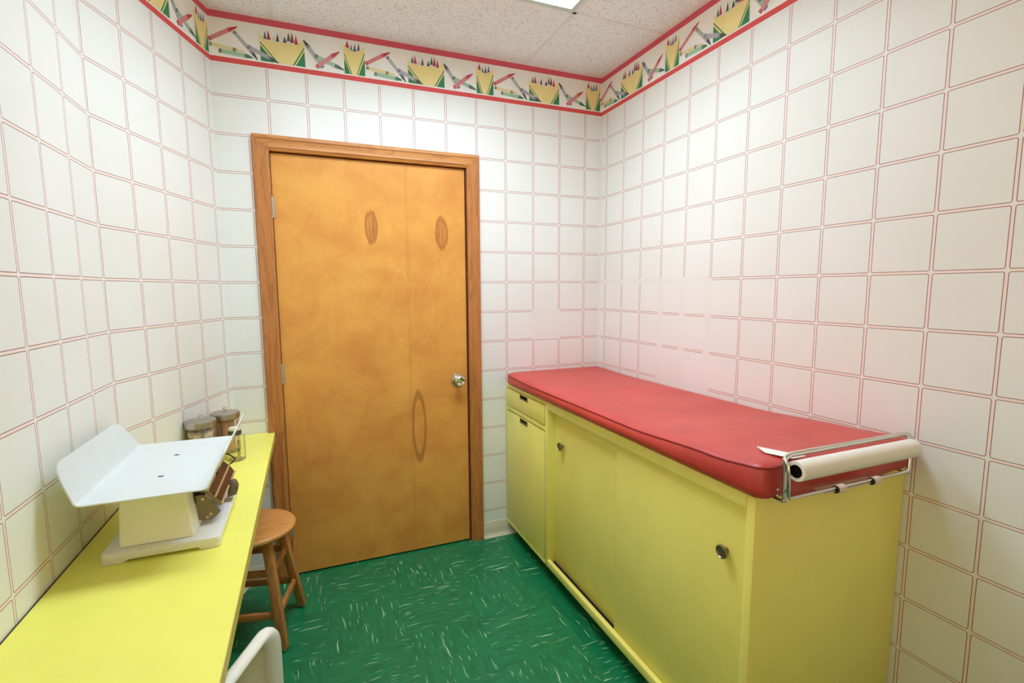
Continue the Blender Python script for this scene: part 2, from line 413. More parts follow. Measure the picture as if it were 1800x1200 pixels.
# left wall: a slanting stretch by the door, then straight
SL = math.hypot(CX-KX, KY)
w1 = wall('wall_left', (KX, KY), (LX, YR), [0, CEIL], [], lambda s, z: ('paper', lambda a, b: (a/(.975*S)+20, vz(b))), (1, 0))
wall('wall_left_slanted', (CX, 0), (KX, KY), [0, CEIL], [], lambda s, z: ('paper', lambda a, b: ((SL-a)/(1.0225*S)+20, vz(b))), (1, 0))
wall('wall_front', (0, YR), (LX, YR), [0, CEIL], [], lambda s, z: ('paper', lambda a, b: (a/S+20, vz(b))), (0, 1))

# added fill light shaped as a warm window, unseen behind the camera
k = MB()
wx = LX+.006
for a_, b_ in (((-3.30, .90), (-3.24, 2.20)), ((-2.66, .90), (-2.60, 2.20)), ((-3.24, .90), (-2.66, .96)), ((-3.24, 2.14), (-2.66, 2.20))):
    k.box((wx, a_[0], a_[1]), (wx+.03, b_[0], b_[1]), .003)
k.box((wx, -2.96, .96), (wx+.024, -2.94, 2.14), .002); k.box((wx, -3.24, 1.54), (wx+.024, -2.66, 1.56), .002); k.box((wx, -3.33, .87), (wx+.06, -2.57, .90), .003)
wn = struct(k.build('fill_window_1', M['frame'], smooth=0))
k = MB(); k.box((wx+.001, -3.24, .96), (wx+.008, -2.66, 2.14)); k.build('fill_window_pane', M['pane'], wn, smooth=0)
outline = [(0, YR-.09), (0, .0), (CX, .0), (KX, KY), (LX, YR-.09)]
big = [(.09, YR-.09), (.09, .09), (CX-.06, .09), (KX-.09, KY+.04), (LX-.09, YR-.09)]
m = MB(); m.prism(big, 'z', -.08, 0); struct(m.build('floor', M['floor'], smooth=0))
m = MB(); m.prism(big, 'z', CEIL, CEIL+.06); struct(m.build('ceiling', M['ceil'], smooth=0))
# ceiling grid bars
m = MB()
for x in (-.48, -1.70): m.box((x-.009, YR, CEIL-.0012), (x+.009, -.001, CEIL+.004))
for y in (-.530, -1.145, -2.365):
    m.box((LX+.06, y-.007, CEIL-.0012), (-.001, y+.007, CEIL+.004)) if y < -.7 else m.box((-2.12, y-.007, CEIL-.0012), (-.001, y+.007, CEIL+.004))
struct(m.build('trim_1', M['bar'], smooth=0))

# ------------------------------------------------------------------ crayon border strip under the ceiling
MOTIF = [["P","red",[[0.005,2.533],[0.015,2.562],[0.022,2.536],[0.022,2.526],[0.006,2.524]]],["P","teal",[[0.024,2.515],[0.04,2.518],[0.032,2.55]]],["P","blue",[[0.039,2.516],[0.055,2.518],[0.049,2.554]]],["P","purple",[[0.056,2.52],[0.073,2.522],[0.066,2.559]]],["P","yel",[[-0.004,2.538],[0.006,2.535],[0.023,2.526],[0.036,2.519],[0.051,2.519],[0.07,2.527],[0.082,2.536],[0.091,2.545],[0.092,2.415],[-0.001,2.415]]],["P","grn",[[-0.001,2.507],[0.0,2.494],[0.029,2.415],[0.034,2.415]]],["P","grn",[[-0.001,2.483],[0.026,2.415],[-0.001,2.415]]],["P","grn",[[0.091,2.522],[0.091,2.509],[0.056,2.415],[0.052,2.415]]],["P","grn",[[0.091,2.492],[0.092,2.415],[0.061,2.414]]],["C","redl","red",[0.095,2.472],[0.183,2.526],[0.213,2.542],0.0085],["C","gray","dkgray",[0.195,2.52],[0.266,2.441],[0.284,2.415],0.0075],["C","pale","pale",[0.098,2.455],[0.2,2.445],[0.238,2.442],0.0075],["C","grnl","grn",[0.134,2.433],[0.244,2.426],[0.266,2.422],0.0085],["P","dkgrn",[[0.31,2.509],[0.324,2.511],[0.317,2.542]]],["P","red",[[0.324,2.508],[0.34,2.51],[0.33,2.549]]],["P","pale",[[0.346,2.509],[0.356,2.511],[0.351,2.531]]],["P","dkgray",[[0.36,2.506],[0.374,2.508],[0.368,2.541]]],["P","dkgray",[[0.389,2.506],[0.405,2.508],[0.396,2.533]]],["P","dkgrn",[[0.405,2.515],[0.42,2.517],[0.413,2.555]]],["P","mag",[[0.419,2.51],[0.435,2.513],[0.427,2.556]]],["P","red",[[0.435,2.505],[0.451,2.508],[0.443,2.546]]],["P","yel",[[0.294,2.531],[0.303,2.517],[0.311,2.504],[0.346,2.504],[0.389,2.506],[0.451,2.507],[0.462,2.521],[0.475,2.533],[0.478,2.416],[0.296,2.416]]],["P","grn",[[0.295,2.498],[0.296,2.49],[0.362,2.416],[0.368,2.416]]],["P","grn",[[0.296,2.481],[0.352,2.416],[0.296,2.416]]],["P","grn",[[0.476,2.501],[0.476,2.492],[0.432,2.416],[0.425,2.416]]],["P","grn",[[0.476,2.481],[0.478,2.416],[0.437,2.416]]],["C","purp","dkgray",[0.246,2.467],[0.336,2.43],[0.369,2.416],0.0085],["C","gray","dkgray",[0.553,2.425],[0.489,2.512],[0.473,2.533],0.0085],["C","grnl","dkgrn",[0.521,2.472],[0.616,2.439],[0.647,2.428],0.0085],["C","redl","red",[0.525,2.424],[0.601,2.487],[0.628,2.506],0.0085]]
PERIOD = .6485
def clip(poly, a, keep_ge):
    out = []
    for i in range(len(poly)):
        p, q = poly[i-1], poly[i]
        ip, iq = ((p[0] >= a) == keep_ge), ((q[0] >= a) == keep_ge)
        if ip != iq:
            t = (a-p[0])/(q[0]-p[0]); out.append((a, p[1]+(q[1]-p[1])*t))
        if iq: out.append(q)
    return out
def motif_polys():
    res = []
    for e in MOTIF:
        if e[0] == 'P': res.append((e[1], [tuple(p) for p in e[2]])); continue
        _, c, dk, A, B, T, hw = e
        A, B, T = Vector(A), Vector(B), Vector(T); d = (B-A).normalized(); n = Vector((-d.y, d.x))*hw
        def q(p, w=1.): return [tuple(p+n*w), tuple(p-n*w)]
        res.append((c, [*q(A), *q(B)[::-1]]))
        dt = (T-B)
        res.append((dk, [tuple(B+n*.95), tuple(B-n*.95), tuple(B+dt*.95-n*.22), tuple(B+dt*.95+n*.22)]))
        ink = 'dkgray' if dk != 'dkgray' else 'purple'
        if c == 'redl' : ink = 'red'
        for t0 in (A, B-d*.011):
            res.append((ink, [*q(t0), *q(t0+d*.0045)[::-1]])); res.append((ink, [*q(t0+d*.0065), *q(t0+d*.0105)[::-1]]))
    return res
MP = motif_polys()
def border(name, pa, pb, Ua, Ub, inward):
    """strip of printed paper from pa (at unrolled length Ua) to pb (Ub)"""
    pa, pb = Vector(pa), Vector(pb); inw = Vector(inward).normalized()
    bm = bmesh.new(); names = list(PR)
    def face(poly, c, off):
        poly = clip(clip(poly, Ua, True), Ub, False)
        if len(poly) < 3: return
        vs = []
        for u, z in poly:
            p = pa+(pb-pa)*((u-Ua)/(Ub-Ua))+inw*off; vs.append(bm.verts.new((p.x, p.y, z)))
        try: f = bm.faces.new(vs)
        except ValueError: return
        f.normal_update()
        if f.normal.dot(Vector((inw.x, inw.y, 0))) < 0: f.normal_flip()
        f.material_index = names.index(c)
    rect = lambda z0, z1: [(Ua-1, z0), (Ub+1, z0), (Ub+1, z1), (Ua-1, z1)]
    face(rect(2.385, CEIL), 'white', .0008)
    face(rect(2.388, 2.4095), 'band', .001); face(rect(2.5665, CEIL-.002), 'bandtop', .001)
    k0 = math.floor(Ua/PERIOD)-1
    for k in range(k0, math.ceil(Ub/PERIOD)+1):
        for i, (c, p) in enumerate(MP): face([(u+k*PERIOD, z) for u, z in p], c, .0011+i*.00003)
    me = bpy.data.meshes.new(name); bm.to_mesh(me); bm.free()
    for n in names: me.materials.append(PR[n])
    o = bpy.data.objects.new(name, me); C.objects.link(o); return struct(o)
U0, U1 = CX+1.399, 1.399
border('trim_2', (CX, 0), (0, 0), U0, U1, (0, -1))
border('trim_3', (0, 0), (0, YR), U1, U1-YR, (-1, 0))
nx, ny = (KY-0), -(KX-CX); sn = Vector((-nx, -ny)) if -nx > 0 else Vector((nx, ny))
border('trim_4', (KX, KY), (CX, 0), U0-SL, U0, sn)
border('trim_5', (LX, YR), (KX, KY), U0-SL-math.hypot(LX-KX, YR-KY), U0-SL, (1, 0))
border('trim_6', (0, YR), (LX, YR), 0, -LX, (0, 1))

# ------------------------------------------------------------------ baseboards (vinyl cove base)
def cove(h=.092): return [(0, 0), (.016, 0), (.013, .006), (.006, .014), (.004, .03), (.0035, h-.004), (.002, h), (0, h)]
def run(m, a, b, inw):
    a, b = Vector((*a, 0)), Vector((*b, 0)); n = Vector((*inw, 0)).normalized()
    bm = bmesh.new(); R = [[bm.verts.new(p+n*t+Vector((0, 0, z))) for t, z in cove()] for p in (a, b)]
    k = len(R[0]); bm.faces.new(R[0]); bm.faces.new(R[1][::-1])
    for i in range(k): bm.faces.new((R[0][i], R[1][i], R[1][(i+1) % k], R[0][(i+1) % k]))
    bmesh.ops.recalc_face_normals(bm, faces=bm.faces); m._add(bm)
m = MB(); run(m, (-.744, 0), (-.50, 0), (0, -1)); run(m, (CX+.006, 0), (-1.812, 0), (0, -1)); struct(m.build('baseboard_back', M['base']))
m = MB(); run(m, (KX, KY), (LX, YR), (1, 0)); run(m, (CX, 0), (KX, KY), sn); struct(m.build('baseboard_left', M['base']))
m = MB(); run(m, (0, -1.69), (0, YR), (-1, 0)); struct(m.build('baseboard_right', M['base']))

# ------------------------------------------------------------------ door and casing
m = MB(); m.box((-1.7385, .010, .008), (-.8225, .048, 2.031), .0015)
door = struct(m.build('door_1', M['door'], smooth=0))
def knob():
    k = MB()
    k.lathe([(0, 0), (.033, 0), (.033, .004), (.030, .008), (.016, .011), (.013, .016), (.013, .028), (.017, .034), (.026, .042), (.0285, .052), (.027, .060), (.022, .064), (.018, .0615), (.009, .060), (.008, .062), (.0, .0625)], 36,
            M=Matrix.Translation((-.880, .010, .925)) @ Matrix.Rotation(PI/2, 4, 'X'))
    return k
kn = knob().build('door_knob', M['chrome'], door)
k = MB(); k.lathe([(0, 0), (.0055, 0), (.0055, .003), (.004, .004), (0, .004)], 16, M=Matrix.Translation((-.880, -.052, .925)) @ Matrix.Rotation(PI/2, 4, 'X'))
k.build('lock_button', M['steel'], kn)
for z in (1.787, 1.018, .25):
    k = MB(); k.tube([(-1.739, .002, z-.047), (-1.739, .002, z+.047)], .0065, 12); k.box((-1.739, .006, z-.045), (-1.728, .0105, z+.045))
    k.build('hinge', M['nickel'], door)
def casing(name, x0, x1, side):
    prof = [(0, 0), (0, -.014), (.006, -.019), (.016, -.0195), (.020, -.016), (.045, -.014), (.052, -.0165), (.056, -.013), (.066, -.010), (.068, 0)]
    k = MB()
    if side == 'head':
        pts = []
        bm = bmesh.new()
        for x, sgn in ((x0, 1), (x1, -1)):
            pts.append([bm.verts.new((x+sgn*t, y, 2.102-t)) for t, y in prof])
        n = len(prof); bm.faces.new(pts[0]); bm.faces.new(pts[1][::-1])
        for i in range(n): bm.faces.new((pts[0][i], pts[1][i], pts[1][(i+1) % n], pts[0][(i+1) % n]))
        bmesh.ops.recalc_face_normals(bm, faces=bm.faces); k._add(bm)
        return struct(k.build(name, M['oak_head'], smooth=30))
    sgn = 1 if side == 'left' else -1
    bm = bmesh.new()
    lo = [bm.verts.new((x0+sgn*t, y, 0)) for t, y in prof]; hi = [bm.verts.new((x0+sgn*t, y, 2.102-t)) for t, y in prof]
    n = len(prof); bm.faces.new(lo); bm.faces.new(hi[::-1])
    for i in range(n): bm.faces.new((lo[i], hi[i], hi[(i+1) % n], lo[(i+1) % n]))
    bmesh.ops.recalc_face_normals(bm, faces=bm.faces); k._add(bm)
    return struct(k.build(name, M['oak'], smooth=30))
casing('trim_7', -1.808, 0, 'left'); casing('trim_8', -.748, 0, 'right'); casing('trim_9', -1.808, -.748, 'head')
k = MB()
k.box((-1.7449, -.002, 0), (-1.7405, .088, 2.0395)); k.box((-.8195, -.002, 0), (-.8151, .088, 2.0395)); k.box((-1.7405, -.002, 2.0345), (-.8195, .088, 2.0395))
k.box((-1.7405, .050, 0), (-1.728, .062, 2.0345)); k.box((-.832, .050, 0), (-.8195, .062, 2.0345)); k.box((-1.728, .050, 2.022), (-.832, .062, 2.0345))
struct(k.build('trim_10', M['jamb'], smooth=0))
k = MB(); k.box((-1.9, .10, 0), (-.7, .14, 2.2)); struct(k.build('wall_corridor', M['jamb'], smooth=0))

# ------------------------------------------------------------------ ceiling light
def shifted(mb, name, mat, root, **kw):
    o = mb.build(name, mat, root, **kw); L = root.location if root.parent is None else root.parent.location
    o.data.transform(Matrix.Translation(-Vector(L))); return o
LT = thing('ceiling_light', 'white recessed fluorescent light panel set in the tiled ceiling', 'light', (-1.09, -.845, CEIL))
X0, X1, Y0, Y1 = -1.687, -.493, -1.133, -.541
k = MB()
for a, b in (((X0, Y0), (X1, Y0+.022)), ((X0, Y1-.022), (X1, Y1)), ((X0, Y0+.022), (X0+.022, Y1-.022)), ((X1-.022, Y0+.022), (X1, Y1-.022))):
    k.box((a[0], a[1], CEIL-.008), (b[0], b[1], CEIL), .002)
shifted(k, 'frame', M['frame'], LT, smooth=0)
k = MB(); k.box((X0+.022, Y0+.022, CEIL-.005), (X1-.022, Y1-.022, CEIL)); shifted(k, 'diffuser', M['vent'], LT, smooth=0)

# ------------------------------------------------------------------ exam table cabinet
FX = -.598
XT = thing('exam_table', 'long yellow laminate exam cabinet with drawer and sliding doors against the right wall', 'cabinet', (-.30, -.835, 0))
k = MB(); b = .0012
k.box((FX, -1.670, .0), (-.003, -1.6435, .885), b)                       # end panel
k.box((FX, -.0125, .075), (-.003, -.002, .885), b)                       # far end
k.box((FX, -.512, .075), (-.06, -.488, .885), b)                         # upright between drawer unit and sliding doors
k.box((FX, -.488, .8665), (FX+.02, -.0125, .885), b); k.box((FX, -.488, .740), (FX+.02, -.0125, .7625), b); k.box((FX, -.488, .075), (FX+.02, -.0125, .0955), b)
k.box((FX, -1.6415, .8475), (FX+.018, -.512, .885), b)                   # rail above the sliding doors
k.box((FX, -1.6435, .075), (FX+.019, -.512, .107), b)                    # lip below them
k.box((FX+.019, -1.6435, .075), (-.003, -.0125, .086)); k.box((FX+.02, -1.6435, .868), (-.003, -.0125, .885)); k.box((-.012, -1.6435, .086), (-.003, -.0125, .868))
shifted(k, 'carcass', M['cab'], XT, smooth=30)
k = MB(); k.box((-.535, -1.6435, 0), (-.515, -.02, .075)); k.box((FX+.0195, -1.6434, .086), (-.53, -.5125, .0875)); k.box((-.5615, -1.6434, .0875), (-.5585, -.5125, .095)); shifted(k, 'kick_and_track_shade', M['kick_shade'], XT, smooth=0)  # toe kick, and a door track coloured dark for the shade in its groove
def pull(y0, y1, z0, z1, par):
    k = MB(); x = FX-.0025
    for a, c in (((y0, z0), (y1, z0+.006)), ((y0, z0+.006), (y0+.005, z1)), ((y1-.005, z0+.006), (y1, z1))):
        k.box((x-.001, a[0], a[1]), (x+.004, c[0], c[1]), .0006, mat=M['bronze'])
    k.box((x+.001, y0+.004, z0+.004), (x+.004, y1-.004, z1), mat=M['pullcup'])
    o = k.build('recessed_pull', None, par); o.data.transform(Matrix.Translation(-XT.location)); return o
k = MB(); k.box((FX+.0035, -.488, .0955), (FX+.0165, -.0125, .740)); k.box((FX+.0035, -.488, .7625), (FX+.0165, -.0125, .8665)); shifted(k, 'gap_shade', M['kick_shade'], XT, smooth=0)  # dark sheet that colours shade into the drawer and door gaps
k = MB(); k.box((FX-.0015, -.4832, .7668), (FX+.017, -.0172, .8622), .0012); dr = shifted(k, 'drawer', M['cab'], XT, smooth=30)
pull(-.292, -.196, .836, .860, dr)
k = MB(); k.box((FX-.0015, -.4832, .0995), (FX+.017, -.0168, .7355), .0012); cd = shifted(k, 'cabinet_door', M['cab'], XT, smooth=30)
pull(-.292, -.196, .708, .7335, cd)
def round_knob(x, y, z, par):
    k = MB(); k.lathe([(0, 0), (.008, 0), (.007, .010), (.014, .013), (.019, .0175), (.019, .0215), (.0165, .023), (.0145, .020), (.007, .0185), (0, .0185)], 28,
                      M=Matrix.Translation((x, y, z)) @ Matrix.Rotation(-PI/2, 4, 'Y'))
    o = k.build('knob', M['knob'], par); o.data.transform(Matrix.Translation(-XT.location)); return o
k = MB(); k.box((-.557, -1.075, .094), (-.542, -.513, .866), .0012); sd = shifted(k, 'sliding_door', M['cab'], XT, smooth=30); round_knob(-.557, -.592, .692, sd)
k = MB(); k.box((-.5775, -1.642, .094), (-.5625, -1.044, .866), .0012); sd = shifted(k, 'sliding_door', M['cab'], XT, smooth=30); round_knob(-.5775, -1.568, .692, sd)

# paper holder screwed to the end of the cabinet
PHT = thing('paper_roll_holder', 'chrome bar frame screwed to the near end of the yellow exam cabinet', 'paper holder', (-.30, -1.715, .89))
def sub(mb, name, mat, par, **kw):
    o = mb.build(name, mat, par, **kw); o.data.transform(Matrix.Translation(-PHT.location)); return o
k = MB(); yA = -1.714
pts = [(-.554, yA, .8935), (-.560, yA, .975), (-.563, yA-.001, .989), (-.558, yA-.002, 1.000), (-.544, yA-.003, 1.006)]
pts += [(-.120, yA-.003, 1.006), (-.088, yA-.002, 1.002), (-.072, yA-.001, .990), (-.067, yA, .972), (-.067, yA, .8935)]
k.tube(pts, .0074, 10, None, sx=.62); sub(k, 'cutter_bar', M['chrome'], PHT)
for x in (-.560, -.073):
    k = MB(); k.box((x, -1.7145, .8852), (x+.013, -1.655, .8878), .0005); k.box((x, -1.7145, .8852), (x+.013, -1.7125, .8945), .0004); sub(k, 'foot', M['chrome'], PHT)
k = MB(); yB = -1.737
k.tube([(-.563, -1.713, .996), (-.570, -1.724, .996), (-.573, -1.734, .988), (-.573, yB, .972), (-.572, yB, .914), (-.567, yB, .907), (-.118, yB, .907), (-.1115, yB, .913), (-.1115, yB, .972), (-.1115, -1.734, .988), (-.104, -1.724, .996), (-.088, -1.713, .996)], .0042, 10)
sub(k, 'wire_loop', M['chrome'], PHT)
for x in (-.402, -.265):
    k = MB(); k.tube([(x, yB, .903), (x+.026, yB, .903)], .0105, 20, M['putty']); k.tube([(x-.004, yB, .903), (x+.001, yB, .903)], .0095, 20, M['dark'])
    sub(k, 'clamp', None, PHT)
k = MB(); k.box((-.44, -1.738, .8975), (-.235, -1.7045, .9005), .0008); sub(k, 'clamp_plate', M['putty'], PHT, smooth=0)
for x, z in ((-.572, .931), (-.572, .916), (-.549, .909)):
    k = MB(); k.lathe([(0, 0), (.0035, 0), (.003, .002), (0, .0028)], 12, M=Matrix.Translation((x, -1.7085, z-.012)) @ Matrix.Rotation(PI/2, 4, 'X')); sub(k, 'screw', M['chrome'], PHT)

# paper roll
k = MB(); RM = Matrix.Translation((-.5625, -1.746, .9765)) @ Matrix.Rotation(PI/2, 4, 'Y')
k.lathe([(.0155, 0), (.0235, 0), (.0245, .001), (.0245, .441), (.0235, .442), (.0155, .442)], 40, M['roll'], RM)
rl = k.build('paper_roll'); tag(rl, 'white paper roll held in chrome bars at the end of the exam table', 'paper roll')
k = MB(); k.lathe([(.0157, -.001), (.0157, .443)], 28, M['hole'], RM); k.lathe([(0, .004), (.0156, .004)], 24, M['hole'], RM); k.lathe([(0, .438), (.0156, .438)], 24, M['hole'], RM)
k.build('roll_core', None, rl)
k = MB(); k.prism([(-.500, -1.580), (-.524, -1.628), (-.518, -1.7015), (-.470, -1.7015), (-.480, -1.632)], 'z', .9795, .9803)
for v in k.bm.verts: v.co.z += .007*max(0, (-1.625-v.co.y)/.07)
k.build('paper_end', M['roll'], rl, smooth=0)

# ------------------------------------------------------------------ red pad on the exam table
def seam_z(y):
    T = [(0, .940), (-.36, .932), (-1.15, .936), (-1.54, .955), (-1.70, .970)]
    for (a, za), (b_, zb) in zip(T, T[1:]):
        if b_ <= y <= a:
            t = (a-y)/(a-b_); t = t*t*(3-2*t); return za+(zb-za)*t
    return T[-1][1]
def pad_ring(d):
    """outline of the pad moved inwards by d"""
    x0, x1, y0, y1 = -.612+d, -.005-d, -1.696+d, -.006-d
    def corner(cx, cy, r, a0): return arc(cx, cy, r, a0, a0+PI/2, 8)
    rn, rf, rr, rq = max(.004, .030-d), max(.004, .075-d), max(.004, .015-d), max(.004, .055-d)
    def edge(a, b_, n): return [(a[0]+(b_[0]-a[0])*i/n, a[1]+(b_[1]-a[1])*i/n) for i in range(1, n)]
    A = corner(x0+rn, y0+rn, rn, PI); B = corner(x1-rq, y0+rq, rq, 1.5*PI); D = corner(x1-rr, y1-rr, rr, 0); E_ = corner(x0+rf, y1-rf, rf, PI/2)
    return A+edge(A[-1], B[0], 12)+B+edge(B[-1], D[0], 40)+D+edge(D[-1], E_[0], 12)+E_+edge(E_[-1], A[0], 40)
def wob(x, y): return .0022*math.sin(7.1*y+3*x)+.0016*math.sin(17*y+5*x+1.3)
sag = lambda x, y: .0085*min(1, max(0, (-1.671-y)/.012))*min(1, max(0, (x+.535)/.02))*min(1, max(0, (-.125-x)/.03))
bm = bmesh.new(); rings = []
spec = [(.030, lambda x, y: .889-sag(x, y)), (.012, lambda x, y: .8885-sag(x, y)), (.001, lambda x, y: .893-sag(x, y)*.9), (-.007, lambda x, y: .905), (-.009, lambda x, y: .915),
        (-.005, lambda x, y: seam_z(y)-.010), (0., lambda x, y: seam_z(y)-.001), (.006, lambda x, y: seam_z(y)+.004), (.022, lambda x, y: seam_z(y)+.0095),
        (.06, lambda x, y: seam_z(y)+.013+wob(x, y)), (.11, lambda x, y: seam_z(y)+.014+wob(x, y)), (.18, lambda x, y: seam_z(y)+.0145+wob(x, y)), (.25, lambda x, y: seam_z(y)+.0148+wob(x, y)*.5), (.298, lambda x, y: seam_z(y)+.0148+wob(x, y)*.5)]
for d, zf in spec:
    pr_ = pad_ring(d)
    rings.append([bm.verts.new((max(-.622, min(x+ (wob(y, x)*.9 if d < 0 else 0), -.003)), max(min(y, -.004), -1.6965), zf(x, y))) for x, y in pr_])
for A, B in zip(rings, rings[1:]):
    n = len(A)
    for i in range(n): bm.faces.new((A[i], A[(i+1) % n], B[(i+1) % n], B[i]))
bm.faces.new(rings[0][::-1]); bmesh.ops.remove_doubles(bm, verts=rings[-1], dist=.0118)
bmesh.ops.recalc_face_normals(bm, faces=bm.faces)
k = MB(); k._add(bm); pad = k.build('exam_table_pad', M['vinyl'], smooth=70)
tag(pad, 'long red vinyl pad with piped edge lying on the yellow exam cabinet', 'mattress')
k = MB(); pr_ = pad_ring(-.001)
k.tube([(max(x, -.618), min(max(y, -1.6985), -.008), seam_z(y)+.0005) for x, y in pr_[-50:]+pr_[:12]], .0026, 6); k.build('piping', M['pipe'], pad)

# ------------------------------------------------------------------ wall counter
CT = .745
k = MB(); g = .0025
g = .005
pl = [(-1.785, -.020), (-1.785, -2.75), (LX+.006, -2.75), (KX+g, KY-.002), (-2.0615, -.33), (CX+.009, -.005), (-1.8125, -.005), (-1.8125, -.020)]
k.prism(pl, 'z', CT-.032, CT, .0008, 1)
ct = k.build('wall_counter', M['lam'], smooth=0)
tag(ct, 'long bright yellow laminate counter top along the left wall', 'counter')
k = MB(); k.box((-1.7858, -2.75, CT-.032), (-1.7838, -.0205, CT-.0012)); k.build('edge_band', M['lam_edge'], ct, smooth=0)
k = MB()
k = MB()
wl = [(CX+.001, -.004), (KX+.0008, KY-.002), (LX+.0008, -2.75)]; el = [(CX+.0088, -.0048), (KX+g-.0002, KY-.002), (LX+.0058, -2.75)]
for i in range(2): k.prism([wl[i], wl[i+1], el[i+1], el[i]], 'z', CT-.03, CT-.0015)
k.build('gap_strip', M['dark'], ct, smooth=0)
for y in (-1.15, -2.3):
    k = MB(); k.prism([(LX+.02, CT-.032), (-1.90, CT-.032), (LX+.02, CT-.28)], 'y', y-.012, y+.012)
    k.build('bracket', M['lam_edge'], ct, smooth=0)

# ------------------------------------------------------------------ baby scale
SC = thing('baby_scale', 'white mechanical baby weighing scale with curved tray on the yellow counter', 'scale', (-1.984, -.93, CT))
k = MB(); bx0, bx1, by0, by1 = -2.111, -1.855, -1.117, -.742
k.prism(round_rect(bx0, by0, bx1, by1, .012, 4), 'z', CT+.007, CT+.028, .003, 2, bevel_all=False)
for x0, x1 in ((bx0, bx0+.052), (bx1-.052, bx1)):
    for y0, y1 in ((by0, by0+.05), (by1-.05, by1)): k.prism(round_rect(x0, y0, x1, y1, .012, 4), 'z', CT, CT+.012, .002, 2, bevel_all=False)
shifted(k, 'base', M['white_base'], SC)
k = MB()
lo = round_rect(-2.0805, -1.090, -1.915, -.775, .008, 3); hi = round_rect(-2.0815, -1.052, -1.9385, -.800, .008, 3)
bm = bmesh.new(); A = [bm.verts.new((x, y, CT+.0296)) for x, y in lo]; B = [bm.verts.new((x, y, .918)) for x, y in hi]
n = len(A); bm.faces.new(A[::-1]); bm.faces.new(B)
for i in range(n): bm.faces.new((A[i], A[(i+1) % n], B[(i+1) % n], B[i]))
bmesh.ops.recalc_face_normals(bm, faces=bm.faces); k._add(bm); k.box((-2.076, -1.084, CT+.026), (-1.920, -.78, CT+.032)); shifted(k, 'housing', M['cream'], SC)
# tray: flat bottom with two flared sides, cut from one sheet
TZ, tx0, tx1, ty0, ty1, fold = .930, -2.111, -1.872, -1.188, -.702, .018
def profile(s):
    """s in [-1, 2]: below 0 left side, 0..1 floor, above 1 right side; returns x, z"""
    if 0 <= s <= 1: return tx0+(tx1-tx0)*s, TZ
    h = -s if s < 0 else s-1; L = .112*h; out = .034 if s < 0 else .047
    a = math.atan2(.10, out)
    # small bend radius at the fold
    if L < fold: t = L/fold; dx = L*(1-t/2*(1-math.cos(a))); dz = L*t/2*math.sin(a)
    else: e = L-fold; dx = fold*(1+math.cos(a))/2+e*math.cos(a); dz = fold/2*math.sin(a)+e*math.sin(a)
    return (tx0-dx if s < 0 else tx1+dx), TZ+dz
def tray_pt(u, v):
    s = -1+3*u
    h = max(0, -s, s-1)
    y0 = ty0+.004*h; y1 = ty1-.072*h
    if h > .55: c = (h-.55)/.45; q = .040*(1-math.sqrt(max(0, 1-c*c))); y0 += q; y1 -= q*.8
    else:
        ed = min(max(s, 0), max(1-s, 0)) if h == 0 else 0
    x, z = profile(s); return Vector((x, y0+(y1-y0)*v, z))
k = MB(); k.grid(tray_pt, 60, 16, th=-.003); tr = shifted(k, 'tray', M['white_en'], SC, smooth=50)
for x, y in ((-1.990, -1.045), (-1.992, -.862)):
    k = MB(); k.box((x-.0065, y-.002, TZ+.0002), (x+.0065, y+.002, TZ+.0016), .0006, mat=M['screw']); k.lathe([(0, TZ+.0002), (.0045, TZ+.0002), (.004, TZ+.001), (0, TZ+.001)], 14, M['screw'], Matrix.Translation((x, y, 0)))
    o = k.build('screw', None, tr); o.data.transform(Matrix.Translation(-SC.location))
# weigh beam on the right flank
yn, yf = -1.022, -.755
k = MB(); P5 = [(-1.921, .852), (-1.900, .853), (-1.864, .805), (-1.872, .795), (-1.889, .784), (-1.916, .788)]
k.prism(P5, 'y', yn-.003, yn, .0008, 1)
k.prism([(-1.921, .852), (-1.900, .853), (-1.902, .856), (-1.921, .856)], 'y', yn-.003, yn+.018)
bmh = shifted(k, 'beam_housing', M['plate'], SC, smooth=0)
def bsub(k, name, mat, **kw):
    o = k.build(name, mat, bmh, **kw); o.data.transform(Matrix.Translation(-SC.location)); return o
k = MB(); k.prism(P5, 'y', yf, yf+.003, .0008, 1); bsub(k, 'end_plate', M['plate'], smooth=0)
a, b_, c_ = Vector((-1.894, .866)), Vector((-1.8745, .8475)), Vector((-1.861, .824))
def slab(p, q, t, y0, y1, name, mat):
    d = (q-p).normalized(); n = Vector((d.y, -d.x))*t
    k = MB(); k.prism([tuple(p), tuple(q), tuple(q+n), tuple(p+n)], 'y', y0, y1); return bsub(k, name, mat, smooth=0)
slab(a, b_, .004, yn+.012, yf-.001, 'scale_plate', M['brown']); slab(b_, c_, .004, yn+.012, yf-.001, 'scale_plate', M['brown'])
slab(a, c_, .006, yn, yn+.012, 'scale_cap', M['plate'])
for p, r in ((a, .0042), (b_, .0034), (c_, .0034)):
    k = MB(); k.tube([(p.x, yn, p.y), (p.x, yf, p.y)], r, 8); bsub(k, 'rail', M['brass'])
for px, pz in ((-1.905, .845), (-1.888, .800), (-1.897, .793)):
    k = MB(); k.lathe([(0, 0), (.0045, 0), (.0035, .002), (0, .0028)], 12, M=Matrix.Translation((px, yn-.003, pz)) @ Matrix.Rotation(PI/2, 4, 'X')); bsub(k, 'rivet', M['brass'])
k = MB(); k.tube([(-1.905, yf+.002, .868), (-1.899, yf+.008, .8755), (-1.880, yf+.015, .881), (-1.858, yf+.015, .862), (-1.866, yf+.006, .852), (-1.876, yf+.002, .848)], .0021, 8); bsub(k, 'wire_handle', M['dark'])
k = MB(); k.box((-1.905, -.905, .868), (-1.885, -.860, .886), .004); bsub(k, 'poise', M['dark'])
